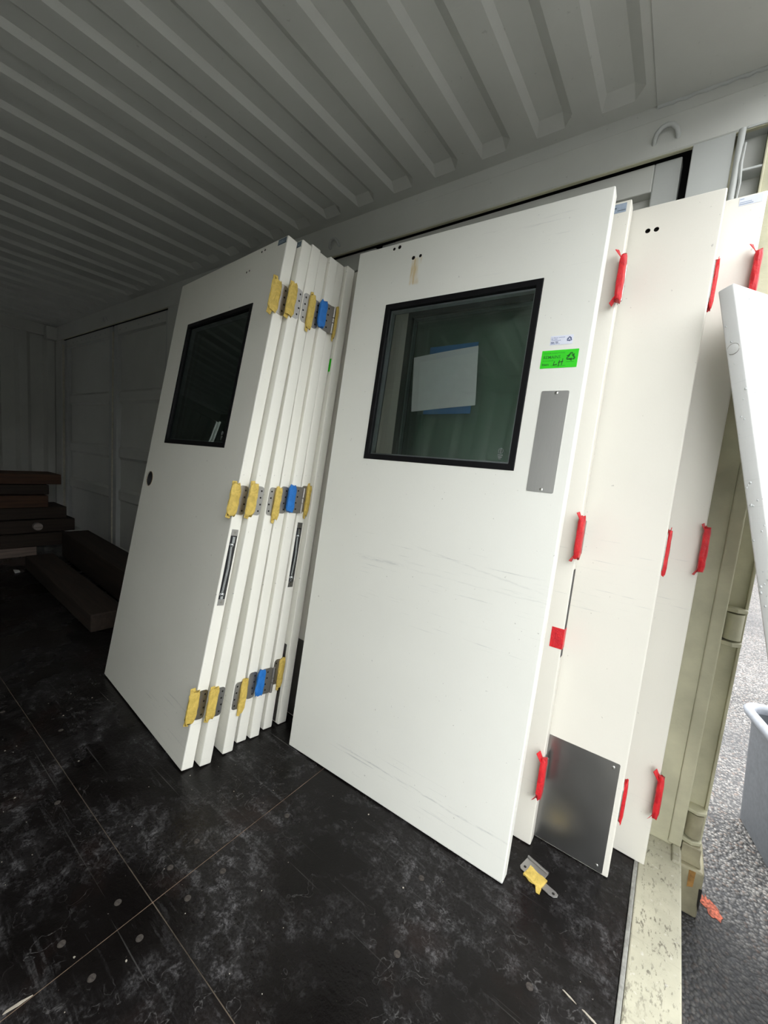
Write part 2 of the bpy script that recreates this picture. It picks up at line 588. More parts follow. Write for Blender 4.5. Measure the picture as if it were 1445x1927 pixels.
# countersunk floor screws beside the joints
scr = None
for (x, y) in [(-0.905, 0.30), (-0.905, 0.40), (-1.03, 0.40), (-1.03, 0.28), (-0.90, 0.62), (-1.04, 0.62), (-0.905, 0.86), (-0.905, 0.52), (-1.02, 0.53), (-0.5, 0.52), (-0.12, 0.93), (-0.40, 0.78), (-1.5, 0.40), (-1.9, 0.52), (-0.45, 0.98), (-2.2, 0.40)]:
    if scr is None:
        mbx = MB()
        mbx.tube([(0, 0, -0.002), (0, 0, 0.0008), (0, 0, 0.0014), (0, 0, 0.0005)], [0.0085, 0.0085, 0.0062, 0.0040], 12)
        scr = mbx.build('floor_screw', plain('old_screw', (0.045, 0.038, 0.033), 0.9, 0.0, var=0.5, scale=150), floor)
        scr.location = (x, y, 0)
    else:
        copy_of(scr, floor, (x, y, 0))

# ceiling: flat sheet with pressed ridges that stop short of the rails
def ceiling():
    pitch, d = 0.2127, 0.020
    mb = MB()
    xs, lev = [], []
    x = -0.2705
    prof = []
    prof.append((-0.232, 0))
    while x > XE + 0.25:
        # from +x to -x: low flat, falling edge at x, ridge (high), slope, low flat
        prof += [(x + 0.013, 0), (x - 0.020, 1), (x - 0.098, 1), (x - 0.116, 0)]
        x -= pitch
    prof.append((XE, 0))
    ys = [(YL, 0), (YL + 0.04, 0), (YL + 0.075, 1), (YW - 0.095, 1), (YW - 0.048, 0), (YW + 0.02, 0)]
    grid = [[mb.bm.verts.new((px, py, ZC + d * pl * pv)) for (px, pl) in prof] for (py, pv) in ys]
    for a, b in zip(grid, grid[1:]):
        for i in range(len(prof) - 1):
            mb.bm.faces.new((a[i], b[i], b[i + 1], a[i + 1]))
    bm = mb.bm
    bmesh.ops.bevel(bm, geom=[e for e in bm.edges if len(e.link_faces) == 2 and e.calc_face_angle(0) > 0.2], offset=0.0025, segments=1, affect='EDGES')
    # top skin
    mb.poly([(XE, YL, ZC + 0.05), (-0.232, YL, ZC + 0.05), (-0.232, YW + 0.08, ZC + 0.05), (XE, YW + 0.08, ZC + 0.05)])
    bmesh.ops.recalc_face_normals(bm, faces=bm.faces)
    me = bpy.data.meshes.new('ceiling')
    bm.to_mesh(me)
    bm.free()
    return obj('ceiling', me, 'grey', None)


tag(ceiling(), 'grey corrugated steel container roof', kind='structure')
hd = MB().box(-0.2335, XO, YL - 0.05, YW + 0.05, ZC - 0.004, ZC + 0.06).build('trim_1', 'grey', None, 0.002)
tag(hd, 'flat grey steel header plate over the open end', kind='structure')
dh = MB().box(XO - 0.03, XO, YL - 0.05, YW + 0.05, ZC - 0.05, ZC - 0.004).build('door_header', 'grey', hd)
wl = MB().tube([(-0.232 + 0.006 * math.sin(i * 1.3) + i * 0.02, YW + 0.005, ZC - 0.006 + 0.002 * math.sin(i * 2.7)) for i in range(20)], 0.006, 6).build('weld_bead', 'grey_bare', hd, smooth=60)

# top side rail of the side-door wall
rail = MB().prism([(YW + 0.006, ZC), (YW + 0.006, 2.379), (YW, 2.374), (YW, ZR + 0.004), (YW + 0.004, ZR), (YW + 0.016, ZR), (YW + 0.016, 2.31), (YW + 0.075, 2.31), (YW + 0.075, ZC)], 'x', XE, XO - 0.005).build('wall_right', 'grey')
tag(rail, 'grey top side rail above the folding side doors', kind='structure')
MB().box(XE, XO - 0.005, YW + 0.0035, YW + 0.0155, ZR - 0.003, ZR).build('rail_edge', 'cream', rail)
ring = None
for x in (-0.193, -1.638, -3.1, -4.602):
    pts = [Vector((0.031 * s, -0.0 - dy, z)) for s, dy, z in ((-1.05, -0.006, -0.024), (-1.0, 0.009, -0.018), (-0.86, 0.015, -0.004), (-0.45, 0.018, 0.008), (0.0, 0.019, 0.011), (0.45, 0.018, 0.008), (0.86, 0.015, -0.004), (1.0, 0.009, -0.018), (1.05, -0.006, -0.024))]
    if ring is None:
        ring = MB().tube(pts, 0.0070, 8).build('lashing_ring', 'grey_bare', rail, smooth=60)
        ring.location = (x, YW, 2.325)
    else:
        copy_of(ring, rail, (x, YW, 2.325))
# bottom side rail and dark rubber behind the door gaps
MB().box(XE, -0.13, YW + 0.001, YW + 0.10, -0.17, 0.045).build('bottom_rail', 'grey', rail)


def side_leaf(n, x0, x1, y=YW + 0.030):
    """one leaf of the folding steel side doors: edge tubes, recessed sheet and horizontal pressed ribs"""
    e = empty('door_%d' % n, Matrix.Translation((x0, y, 0.05)))
    tag(e, 'grey folding steel side door leaf of the container', kind='structure')
    w, h = x1 - x0, 2.259 - 0.05
    MB().box(0, 0.075, 0, 0.05, 0, h).build('edge_tube', 'grey_bare', e, 0.004)
    MB().box(w - 0.075, w, 0, 0.05, 0, h).build('edge_tube', 'grey_bare', e, 0.004)
    MB().box(0.075, w - 0.075, 0, 0.05, h - 0.085, h).build('top_tube', 'grey', e, 0.003)
    MB().box(0.075, w - 0.075, 0, 0.05, 0, 0.09).build('bottom_tube', 'grey', e, 0.003)
    MB().box(0.075, w - 0.075, 0.040, 0.046, 0.09, h - 0.085).build('sheet', 'grey', e)
    for z in (0.62, 1.03, 1.56):
        a0, a1 = 0.075, w - 0.075
        mb = MB()
        prof = [(0.041, z - 0.07), (0.012, z - 0.045), (0.012, z + 0.035), (0.041, z + 0.06)]
        A = [mb.bm.verts.new((a0 + (0.0 if yy > 0.03 else 0.028), yy, zz)) for yy, zz in prof]
        B = [mb.bm.verts.new((a1 - (0.0 if yy > 0.03 else 0.028), yy, zz)) for yy, zz in prof]
        for i in range(3):
            mb.bm.faces.new((A[i], A[i + 1], B[i + 1], B[i]))
        mb.bm.faces.new(A)
        mb.bm.faces.new(B[::-1])
        mb.build('pressed_rib', 'grey', e)
    bolt = None
    k = 0
    xx = 0.14
    while xx < w - 0.1:
        if bolt is None:
            bolt = MB().tube([(0, 0.001, 0), (0, -0.004, 0), (0, -0.006, 0)], [0.007, 0.007, 0.004], 8).build('rivet', 'grey_bare', e, smooth=50)
            bolt.location = (xx, 0, h - 0.05)
        else:
            copy_of(bolt, e, (xx, 0, h - 0.05))
        xx += 0.125
    return e


leaves = [(-5.84, -4.535), (-4.505, -3.43), (-2.60, -1.385), (-1.345, -0.142)]
for i, (a, b) in enumerate(leaves):
    side_leaf(i + 1, a, b)
e3 = bpy.data.objects['door_3']
MB().box(1.00, 1.045, -0.001, 0.02, 2.00, 2.05).build('latch_hole', 'hole', e3)
# pale strips painted in for daylight showing through the leaf gaps
MB().box(-4.533, -4.526, YW + 0.026, YW + 0.04, 0.06, 2.21).build('gap_light_strip', 'light_gap', rail)
MB().box(-3.425, -3.419, YW + 0.010, YW + 0.03, 0.06, 2.23).build('gap_light_strip', 'light_gap', rail)
MB().box(-5.856, -5.851, YW + 0.010, YW + 0.03, 0.06, 2.21).build('gap_light_strip', 'light_gap', rail)
# posts between the leaf pairs
MB().box(-3.418, -2.615, YW, YW + 0.07, 0.03, ZR).build('centre_post', 'grey', rail, 0.004)
MB().box(XE + 0.02, -5.857, YW, YW + 0.07, 0.03, ZR).build('corner_post', 'grey', rail, 0.004)
# black rubber behind everything so no daylight leaks through the door gaps
MB().box(XE - 0.1, -0.1, YW + 0.085, YW + 0.095, -0.17, 2.45).build('door_gasket', 'lead', rail)

# corner post by the open end (grey inside, cream outside)
post = MB().box(-0.117, -0.014, YW, YW + 0.03, 0.0, ZR).build('trim_2', 'grey_bare', None, 0.002)
tag(post, 'grey inner plate of the container corner post', kind='structure')
MB().tube([(0.0, YW - 0.002, z) for z in (0.0, 0.6, 1.2, 1.8, ZR)], [0.009] * 5, 10).build('rounded_edge', 'grey_bare', post, smooth=60)
MB().tube([(0.012 + 0.003 * math.sin(i * 2.1), YW - 0.006, 0.9 + i * 0.055) for i in range(25)], [0.003 + 0.0012 * (i % 3) for i in range(25)], 6).build('weld_bead', 'grey_bare', post, smooth=60)
MB().box(0.010, 0.062, YW + 0.048, YW + 0.056, 0.0, ZR + 0.06).build('pocket_back', 'grey', post)
for z in (0.35, 0.65, 0.95, 1.25, 1.55, 1.83, 2.02, 2.145, 2.262):
    MB().box(0.010, 0.062, YW - 0.001, YW + 0.05, z, z + 0.007).build('pocket_rib', 'grey_bare', post, 0.002)
cp = MB().box(0.060, 0.148, YW + 0.003, YW + 0.06, -0.02, 2.42).build('trim_3', 'cream', None, 0.003)
tag(cp, 'cream painted steel corner post beside the open end', kind='structure')
MB().box(0.136, 0.172, YW - 0.003, YW + 0.06, 0.012, 2.42).build('seal_flange', 'cream', cp, 0.004)
MB().box(0.060, 0.066, YW - 0.004, YW + 0.04, 0.1, 2.40).build('flange_edge', 'cream', cp, 0.002)
MB().box(0.172, 0.222, YW + 0.068, YW + 0.09, -0.10, 2.46).build('outer_post_face', 'cream', cp, 0.004)
MB().box(0.2195, 0.2275, YW + 0.055, YW + 0.09, 0.0, 2.46).build('outer_lip', 'cream', cp, 0.002)
MB().box(-0.10, 0.172, YW + 0.061, YW + 0.12, -0.05, 2.46).build('post_core', 'cream', cp)
for z in (0.04, 0.742, 1.45, 2.10):
    MB().tube([(0.199, YW + 0.052, z), (0.199, YW + 0.052, z + 0.085)], 0.0235, 18).build('hinge_barrel', 'cream' if z > 0.1 else 'cream_dirty', cp, smooth=50)
    MB().prism([(0.170, YW + 0.03), (0.20, YW + 0.022), (0.226, YW + 0.036), (0.226, YW + 0.07), (0.172, YW + 0.07)], 'z', z + 0.0905, z + 0.103).build('hinge_lug', 'cream', cp, 0.003)
    MB().prism([(0.170, YW + 0.03), (0.20, YW + 0.022), (0.226, YW + 0.036), (0.226, YW + 0.07), (0.172, YW + 0.07)], 'z', z - 0.020, z - 0.006).build('hinge_lug', 'cream', cp, 0.003)
# corner casting under the post, rusty
cc = MB().box(0.14, 0.245, YW + 0.004, YW + 0.165, -0.212, -0.045).build('trim_4', 'cream_dirty', None, 0.008, 3)
tag(cc, 'dented cream corner casting with rust at the foot of the post', kind='structure')
MB().prism([(0.204, -0.052), (0.222, -0.050), (0.221, -0.105), (0.206, -0.112)], 'y', YW + 0.0025, YW + 0.006).build('rust_patch', 'rust', cc)
MB().prism([(0.237, -0.10), (0.2455, -0.10), (0.2455, -0.18), (0.240, -0.16)], 'y', YW + 0.0025, YW + 0.006).build('rust_streak', 'hole', cc)
MB().prism([(0.176, -0.045), (0.235, -0.045), (0.228, -0.02), (0.228, 0.02), (0.176, 0.02)], 'y', YW + 0.02, YW + 0.10).build('casting_neck', 'cream_dirty', cc, 0.003)

# sill of the open end
sill = MB().box(0.062, XO, YL - 0.05, YW + 0.003, -0.17, 0.004).build('trim_5', 'sill', None, 0.004)
tag(sill, 'worn cream steel door sill along the open end', kind='structure')
MB().box(0.0505, 0.0615, YL - 0.05, YW, -0.10, 0.0025).build('sill_edge', plain('bare_sill_edge', (0.30, 0.30, 0.28), 0.5, 0.3, var=0.35, scale=50), sill, 0.002)
MB().prism([(0.146, 0.0), (0.172, 0.0), (0.172, 0.014), (0.150, 0.012)], 'y', 1.56, YW + 0.002).build('sill_stop', 'sill', sill, 0.004)
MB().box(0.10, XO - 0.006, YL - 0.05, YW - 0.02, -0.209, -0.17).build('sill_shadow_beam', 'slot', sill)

# opposite long wall and closed end wall: vertical corrugations
def corr_wall(name, run0, run1, fixed, inward, axis, mat, pitch=0.275, d=0.036, z0=0.0, z1=ZC, phase=0.0):
    prof = []
    u = run0
    prof.append((run0, 0))
    u += 0.05 + phase
    while u + pitch * 0.55 < run1 - 0.03:
        prof += [(u, 0), (u + 0.034, 1), (u + 0.034 + 0.070, 1), (u + 0.138, 0)]
        u += pitch
    prof.append((run1, 0))
    mb = MB()
    def P(u_, k, z):
        o = fixed + inward * (d * k - d)
        return (u_, o, z) if axis == 'x' else (o, u_, z)
    A = [mb.bm.verts.new(P(a, k, z0)) for a, k in prof]
    B = [mb.bm.verts.new(P(a, k, z1)) for a, k in prof]
    for i in range(len(prof) - 1):
        mb.bm.faces.new((A[i], A[i + 1], B[i + 1], B[i]))
    # outer skin
    if axis == 'x':
        mb.box(run0, run1, min(fixed - inward * 0.07, fixed - inward * 0.06), max(fixed - inward * 0.07, fixed - inward * 0.06), z0, z1)
    else:
        mb.box(min(fixed - inward * 0.07, fixed - inward * 0.06), max(fixed - inward * 0.07, fixed - inward * 0.06), run0, run1, z0, z1)
    return mb.build(name, mat)


wall_l = corr_wall('wall_left', XE, 0.06, YL, 1, 'x', 'grey')
tag(wall_l, 'grey corrugated long wall of the container', kind='structure')
MB().box(XE, XO, YL - 0.06, YL + 0.012, ZC - 0.10, ZC).build('top_rail', 'grey', wall_l, 0.003)
MB().box(0.06, XO, YL - 0.08, YL + 0.015, -0.15, ZC).build('end_post', 'cream', wall_l, 0.003)
wall_e = corr_wall('wall_end', YL - 0.07, YW + 0.09, XE, 1, 'y', 'grey', pitch=0.25, phase=0.02)
tag(wall_e, 'grey corrugated closed end wall of the container', kind='structure')
MB().box(XE - 0.06, XE + 0.02, YL, YW, ZC - 0.12, ZC).build('end_top_rail', 'grey', wall_e, 0.003)
MB().box(XE, XE + 0.10, YW - 0.10, YW + 0.0, ZC - 0.16, ZC - 0.02).build('corner_casting', 'grey', wall_e, 0.006)

# ------------------------------------------------------------------ ground outside
gr = MB()
gr.poly([(XO - 0.08, -30, -0.21), (45, -30, -0.21), (45, 60, -0.21), (XO - 0.08, 60, -0.21)])
gr.poly([(-40, YW + 0.02, -0.211), (XO - 0.08, YW + 0.02, -0.211), (XO - 0.08, 60, -0.211), (-40, 60, -0.211)])
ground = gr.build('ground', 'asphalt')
tag(ground, 'coarse damp asphalt yard outside the container', kind='structure')
fw = MB().box(-6, 14, 13.5, 13.9, -0.21, 2.3).build('wall_far', 'far')
tag(fw, 'dark distant wall across the asphalt yard', kind='structure')
fy = MB().box(12.0, 12.4, -16, 13.4, -0.21, 4.3).build('wall_light_block', plain('light_block_grey', (0.13, 0.13, 0.125), 0.9, var=0.15, scale=2))  # unseen wall added to keep low daylight off the closed end
tag(fy, 'unseen grey wall added across the yard to block low daylight', kind='structure')
pm = MB()
ang = [i * 2 * math.pi / 22 for i in range(22)]
pm.prism([(0.034 * math.cos(a) * (0.6 + 0.6 * random.random()) * 0.75 + -0.25 * 0.05 * math.sin(a), 0.046 * math.sin(a) * (0.6 + 0.6 * random.random())) for a in ang], 'z', 0, 0.0015)
o = pm.build('paint_mark', 'orange')
o.location = (0.290, 1.716, -0.2098)
tag(o, 'orange marking paint blotch on the wet asphalt', 'paint mark')

# ------------------------------------------------------------------ doors
W, H, T = 0.905, 2.033, 0.0445


def door_matrix(br, yaw, lean):
    a, l = R(yaw), R(lean)
    e = Vector((math.cos(a), math.sin(a), 0))
    n = Vector((-math.sin(a), math.cos(a), 0))
    u = n * math.sin(l) + Vector((0, 0, 1)) * math.cos(l)
    t = n * math.cos(l) - Vector((0, 0, 1)) * math.sin(l)
    # keep the lowest (back) edge on the floor
    P = Vector((br[0], br[1], 0)) - e * W + Vector((0, 0, T * math.sin(l)))
    P = P - n * 0.0
    mw = Matrix((e, t, u)).transposed().to_4x4()
    mw.translation = P
    return mw


WIN = (0.169, 0.748, 1.214, 1.803)


def slab(parent, mat, win=None, holes=(), lock=None, w=W, h=H, t=T, bev=0.004):
    mb = MB()
    xs = [0, w] if not win else [0, win[0], win[1], w]
    zs = [0, h] if not win else [0, win[2], win[3], h]
    nx, nz = len(xs), len(zs)
    V = {}
    for j, y in enumerate((0, t)):
        for a in range(nx):
            for c in range(nz):
                V[a, j, c] = mb.bm.verts.new((xs[a], y, zs[c]))
    for a in range(nx - 1):
        for c in range(nz - 1):
            if win and a == 1 and c == 1:
                for p, q in (((1, 1), (2, 1)), ((2, 1), (2, 2)), ((2, 2), (1, 2)), ((1, 2), (1, 1))):
                    mb.bm.faces.new((V[p[0], 0, p[1]], V[q[0], 0, q[1]], V[q[0], 1, q[1]], V[p[0], 1, p[1]]))
                continue
            for j in (0, 1):
                mb.bm.faces.new((V[a, j, c], V[a + 1, j, c], V[a + 1, j, c + 1], V[a, j, c + 1]))
    for a in range(nx - 1):
        for c in (0, nz - 1):
            mb.bm.faces.new((V[a, 0, c], V[a + 1, 0, c], V[a + 1, 1, c], V[a, 1, c]))
    for c in range(nz - 1):
        for a in (0, nx - 1):
            mb.bm.faces.new((V[a, 0, c], V[a, 0, c + 1], V[a, 1, c + 1], V[a, 1, c]))
    bm = mb.bm
    bmesh.ops.recalc_face_normals(bm, faces=bm.faces)
    def outer(e):
        for i, lim in ((0, w), (2, h)):
            for vv in (0, lim):
                if all(abs(x.co[i] - vv) < 1e-6 for x in e.verts) and e.calc_face_angle(0) > 0.5:
                    return True
        return False
    ed = [e for e in bm.edges if len(e.link_faces) == 2 and outer(e)]
    bmesh.ops.bevel(bm, geom=ed, offset=bev, segments=3, affect='EDGES', profile=0.5)
    o = mb.build('slab', mat, parent, smooth=50)
    if holes or lock:
        cm = MB()
        for (x, z, r) in holes:
            cm.tube([(x, -0.01, z), (x, 0.022, z)], r, 16)
        if lock:
            x, z, r = lock
            cm.tube([(x, -0.01, z), (x, t - 0.004, z)], r, 24)
        c = cm.build('cutter', 'hole', parent)
        md = o.modifiers.new('holes', 'BOOLEAN')
        md.object = c
        md.operation = 'DIFFERENCE'
        md.solver = 'EXACT'
        bpy.context.view_layer.update()
        me = bpy.data.meshes.new_from_object(o.evaluated_get(bpy.context.evaluated_depsgraph_get()))
        o.modifiers.clear()
        o.data = me
        for p in me.polygons:
            p.use_smooth = False
        bpy.data.objects.remove(c)
        if lock:
            x, z, r = lock
            MB().tube([(x, t - 0.006, z), (x, t - 0.0045, z)], r * 0.995, 24).build('bore_back', 'slot', parent)
            MB().rings([[(x + 0.996 * r * math.cos(a_), yy, z + 0.996 * r * math.sin(a_)) for a_ in (i * math.pi / 12 for i in range(24))] for yy in (0.0012, t - 0.005)], caps=False).build('bore_liner', 'slot', parent)
        for (x, z, r) in holes:
            MB().tube([(x, 0.010, z), (x, 0.0215, z)], r * 0.99, 16).build('bolt_hole', 'hole', parent)
            MB().rings([[(x + 0.985 * r * math.cos(a_), yy, z + 0.985 * r * math.sin(a_)) for a_ in (i * math.pi / 8 for i in range(16))] for yy in (0.0004, 0.012)], caps=False).build('hole_liner', 'hole', parent)
    return o


def window(parent, mark=True, glass='glass'):
    x0, x1, z0, z1 = WIN
    def ring(name, w, ya, yb, mat, inset=0.0, bev=0.0):
        mb = MB()
        a0, a1, c0, c1 = x0 + inset, x1 - inset, z0 + inset, z1 - inset
        outer = [(a0, c0), (a1, c0), (a1, c1), (a0, c1)]
        inner = [(a0 + w, c0 + w), (a1 - w, c0 + w), (a1 - w, c1 - w), (a0 + w, c1 - w)]
        for i in range(4):
            j = (i + 1) % 4
            for y, flip in ((ya, 0), (yb, 1)):
                mb.poly([(outer[i][0], y, outer[i][1]), (outer[j][0], y, outer[j][1]), (inner[j][0], y, inner[j][1]), (inner[i][0], y, inner[i][1])])
            mb.poly([(inner[i][0], ya, inner[i][1]), (inner[j][0], ya, inner[j][1]), (inner[j][0], yb, inner[j][1]), (inner[i][0], yb, inner[i][1])])
            mb.poly([(outer[i][0], ya, outer[i][1]), (outer[j][0], ya, outer[j][1]), (outer[j][0], yb, outer[j][1]), (outer[i][0], yb, outer[i][1])])
        return mb.build(name, mat, parent, bev, weld=True)
    ring('window_gasket', 0.020, -0.0025, T + 0.0025, 'gasket', 0.0003, 0.002)
    ring('pane_spacer', 0.006, 0.0125, T - 0.013, 'spacer', 0.0205)
    for y in (0.007, T - 0.012):
        g = MB()
        g.poly([(x0 + 0.019, y, z0 + 0.019), (x1 - 0.019, y, z0 + 0.019), (x1 - 0.019, y, z1 - 0.019), (x0 + 0.019, y, z1 - 0.019)])
        p = g.build('pane', glass, parent)
        if mark and y < 0.02:
            mb = MB()
            cx, cz = x1 - 0.052, z0 + 0.048
            pts = [(cx + 0.008 * math.cos(t), y - 0.0006, cz + 0.012 + 0.008 * math.sin(t)) for t in (i * math.pi / 8 for i in range(17))]
            mb.tube(pts, 0.0010, 4)
            mb.box(cx - 0.0011, cx + 0.0011, y - 0.0011, y - 0.0003, cz + 0.005, cz + 0.019)
            for k, ww in enumerate((0.008, 0.006, 0.004)):
                mb.box(cx - ww, cx + ww, y - 0.0011, y - 0.0003, cz - 0.003 - k * 0.006, cz - k * 0.006)
            mb.build('etched_mark', 'etch', p)


def rrect(x0, x1, z0, z1, r, n=4):
    pts = []
    for cx, cz, a in ((x1 - r, z1 - r, 0), (x0 + r, z1 - r, 90), (x0 + r, z0 + r, 180), (x1 - r, z0 + r, 270)):
        for k in range(n + 1):
            t = R(a + 90 * k / n)
            pts.append((cx + r * math.cos(t), cz + r * math.sin(t)))
    return pts


HZ = (0.246, 1.026, 1.797)
_screwmesh = None


def wrap(name, parent, mat, x, y0, y1, z0, z1, th, flap_top=0.0, flap_bot=0.0, seed=0, dirx=0.0):
    """crumpled tape wound round a hinge knuckle; lies in the plane of the door edge (y-z)"""
    rnd = random.Random(seed)
    rings = []
    nz = 9
    yc, hy = (y0 + y1) / 2, (y1 - y0) / 2
    for k in range(nz):
        f = k / (nz - 1)
        z = z0 + (z1 - z0) * f
        pin = 0.70 if k in (0, nz - 1) else 1.0
        r = []
        for i in range(10):
            a = 2 * math.pi * i / 10
            cy, cx = math.cos(a), math.sin(a)
            cy = math.copysign(abs(cy) ** 0.55, cy)
            cx = math.copysign(abs(cx) ** 0.55, cx)
            j = 1 + rnd.uniform(-0.09, 0.09)
            zz = z + rnd.uniform(-0.003, 0.003) + (rnd.uniform(-0.006, 0.006) if pin < 1 else 0)
            r.append((x + cx * th * j * (0.8 if pin < 1 else 1), yc + cy * hy * j * pin, zz))
        rings.append(r)
    mb = MB()
    mb.rings(rings)
    for fl, zt, s in ((flap_top, z1, 1), (flap_bot, z0, -1)):
        if fl:
            p0 = Vector((x - th * 0.2 + dirx * fl * 0.2, yc - hy * 0.9, zt - s * 0.010))
            p1 = Vector((x - th * 0.2 + dirx * fl * 0.2, yc + hy * 0.1, zt - s * 0.004))
            tip = Vector((x + dirx * fl, yc - hy * 0.9, zt + s * fl * 0.55))
            tip2 = Vector((x + dirx * fl * 0.7, yc - hy * 0.1, zt + s * fl * 0.75))
            off = Vector((0.0015, 0.0, 0.001))
            mb.rings([[p0, p1, p1 + off, p0 + off], [tip, tip2, tip2 + off, tip + off]])
    return mb.build(name, mat, parent, smooth=40)


def hinge(parent, z, kind, tapemat='yellow', seed=0, steelmat='hinge_steel', w=W, ymax=0.058):
    """butt hinge on the door's right edge; half of it wrapped in tape"""
    global _screwmesh
    z0, z1 = z - 0.056, z + 0.056
    if kind == 'front':
        ly0, ly1 = 0.006, 0.0425
    elif kind == 'plain':
        ly0, ly1 = 0.006, 0.0425
    elif kind == 'blue':
        ly0, ly1 = 0.004, 0.058
    else:
        ly0, ly1 = 0.003, 0.039
    lf = MB().prism(rrect(ly0, ly1, z0, z1, 0.012), 'x', w - 0.001, w + 0.0022).build('hinge', steelmat, parent, smooth=30)
    sy = {'front': 0.0325, 'plain': 0.033, 'blue': 0.0335}.get(kind, 0.013)
    for k in range(4):
        zz = z + (k - 1.5) * 0.026
        yy = sy + (0.004 if k in (1,) else 0.0) * (1 if kind == 'front' else -1)
        if _screwmesh is None:
            s = MB().tube([(0.0, 0, 0), (0.0009, 0, 0)], 0.0036, 10).build('screw_hole', 'hole', lf)
            _screwmesh = s.data
        else:
            s = obj('screw_hole', _screwmesh, 'hole', lf)
        s.location = (w + 0.0019, yy, zz)
    if kind == 'front':
        wrap('tape_wrap', lf, tapemat, w + 0.0035, -0.029 if seed < 4 else -0.021, 0.013 if seed < 4 else 0.018, z0 - 0.004, z1 + 0.003, 0.0052, 0.016 if seed % 2 else 0.010, 0.020, seed, -0.3)
    elif kind == 'back':
        wrap('tape_wrap', lf, tapemat, w + 0.006, 0.027, ymax, z0 - 0.012, z1 + 0.004, 0.0060, 0.014 if seed % 2 else 0.0, 0.026, seed)
    elif kind == 'blue':
        wrap('tape_wrap', lf, 'blue', w + 0.005, -0.018, 0.022, z0 + 0.004, z1 - 0.002, 0.0065, 0, 0, seed)
        kn = MB()
        for a, b in ((z0 + 0.002, z - 0.012), (z - 0.009, z + 0.009), (z + 0.012, z1 - 0.002)):
            kn.tube([(w + 0.006, 0.061, a), (w + 0.006, 0.061, b)], 0.0062, 12)
        kn.build('knuckle', steelmat, lf, smooth=50)
    elif kind == 'redback':
        wrap('tape_wrap', lf, 'red', w + 0.0055, 0.022, 0.047, z0 - 0.010, z1 + 0.008, 0.0065, 0.012, 0.014, seed, 0.1)
    elif kind == 'red':
        wrap('tape_wrap', lf, 'red', w + 0.004, -0.034, 0.008, z0 - 0.008, z1 + 0.008, 0.0095, 0.026 if seed % 2 else 0.018, 0.020, seed, -0.9)
        kn = MB().tube([(w + 0.007, 0.016, z0 + 0.004), (w + 0.007, 0.016, z1 - 0.004)], 0.006, 12)
        kn.build('knuckle', steelmat, lf, smooth=50)
    return lf


def closer(parent, z0, z1, w=W):
    """concealed closer let into the door edge: dark slot, end plates and a bright rod with ball ends"""
    c = MB().box(w - 0.002, w + 0.0008, 0.010, 0.036, z0, z1).build('edge_closer', 'slot', parent)
    MB().box(w, w + 0.0016, 0.010, 0.036, z1 - 0.024, z1).build('end_plate', 'hinge_steel', c, 0.0005)
    MB().box(w, w + 0.0016, 0.010, 0.036, z0, z0 + 0.024).build('end_plate', 'hinge_steel', c, 0.0005)
    MB().tube([(w + 0.004, 0.018, z0 + 0.045), (w + 0.007, 0.020, (z0 + z1) / 2), (w + 0.004, 0.0175, z1 - 0.055)], 0.0042, 10).build('rod', 'chrome', c, smooth=60)
    for zz, r in ((z0 + 0.044, 0.0085), (z1 - 0.058, 0.0075)):
        mb = MB()
        mb.tube([(w + 0.005, 0.018, zz + r * math.sin(t)) for t in (-1.4, -1, -0.5, 0, 0.5, 1, 1.4)], [r * math.cos(t) for t in (-1.4, -1, -0.5, 0, 0.5, 1, 1.4)], 10)
        mb.build('ball_joint', 'chrome', c, smooth=60)
    MB().box(w, w + 0.006, 0.016, 0.027, z1 - 0.052, z1 - 0.028).build('bracket', 'chrome', c, 0.001)
    MB().box(w, w + 0.006, 0.014, 0.025, z0 + 0.024, z0 + 0.036).build('bracket', 'chrome', c, 0.001)
    for zz in (z1 - 0.012, z0 + 0.012):
        MB().disc((w + 0.0015, 0.023, zz), (1, 0, 0), 0.0045, 0.0006, 10).build('screw', 'hinge_dull', c)


def label_strip(parent, x0, x1, z0, z1, mat, bars, mb_mat='label_dark'):
    s = MB().box(x0, x1, -0.0006, 0.001, z0, z1).build('paper_label', mat, parent)
    for (a, b, c, d) in bars:
        MB().box(x0 + (x1 - x0) * a, x0 + (x1 - x0) * b, -0.0009, -0.0005, z0 + (z1 - z0) * c, z0 + (z1 - z0) * d).build('print_line', mb_mat, s)
    return s


def plate(parent, name, x0, x1, z0, z1, mat, screws=(), y=-0.0013):
    p = MB().prism(rrect(x0, x1, z0, z1, 0.004, 2), 'y', y, 0.0005).build(name, mat, parent)
    for (x, z) in screws:
        MB().tube([(x, y + 0.0004, z), (x, y - 0.001, z), (x, y - 0.0018, z)], [0.0046, 0.0046, 0.0026], 12).build('screw', 'screw', p, smooth=50)
    return p


def make_door(pose, label, mat='door', name='salvaged_door', **kw):
    br, yaw, lean = pose[:2], pose[2], pose[3]
    e = empty(name, door_matrix(br, yaw, lean))
    tag(e, label, 'door', kw.pop('group', None), 'thing')
    slab(e, mat, **kw)
    return e


GL = 'doors stacked deep in the container'
GR = 'doors leaning beside the open end'
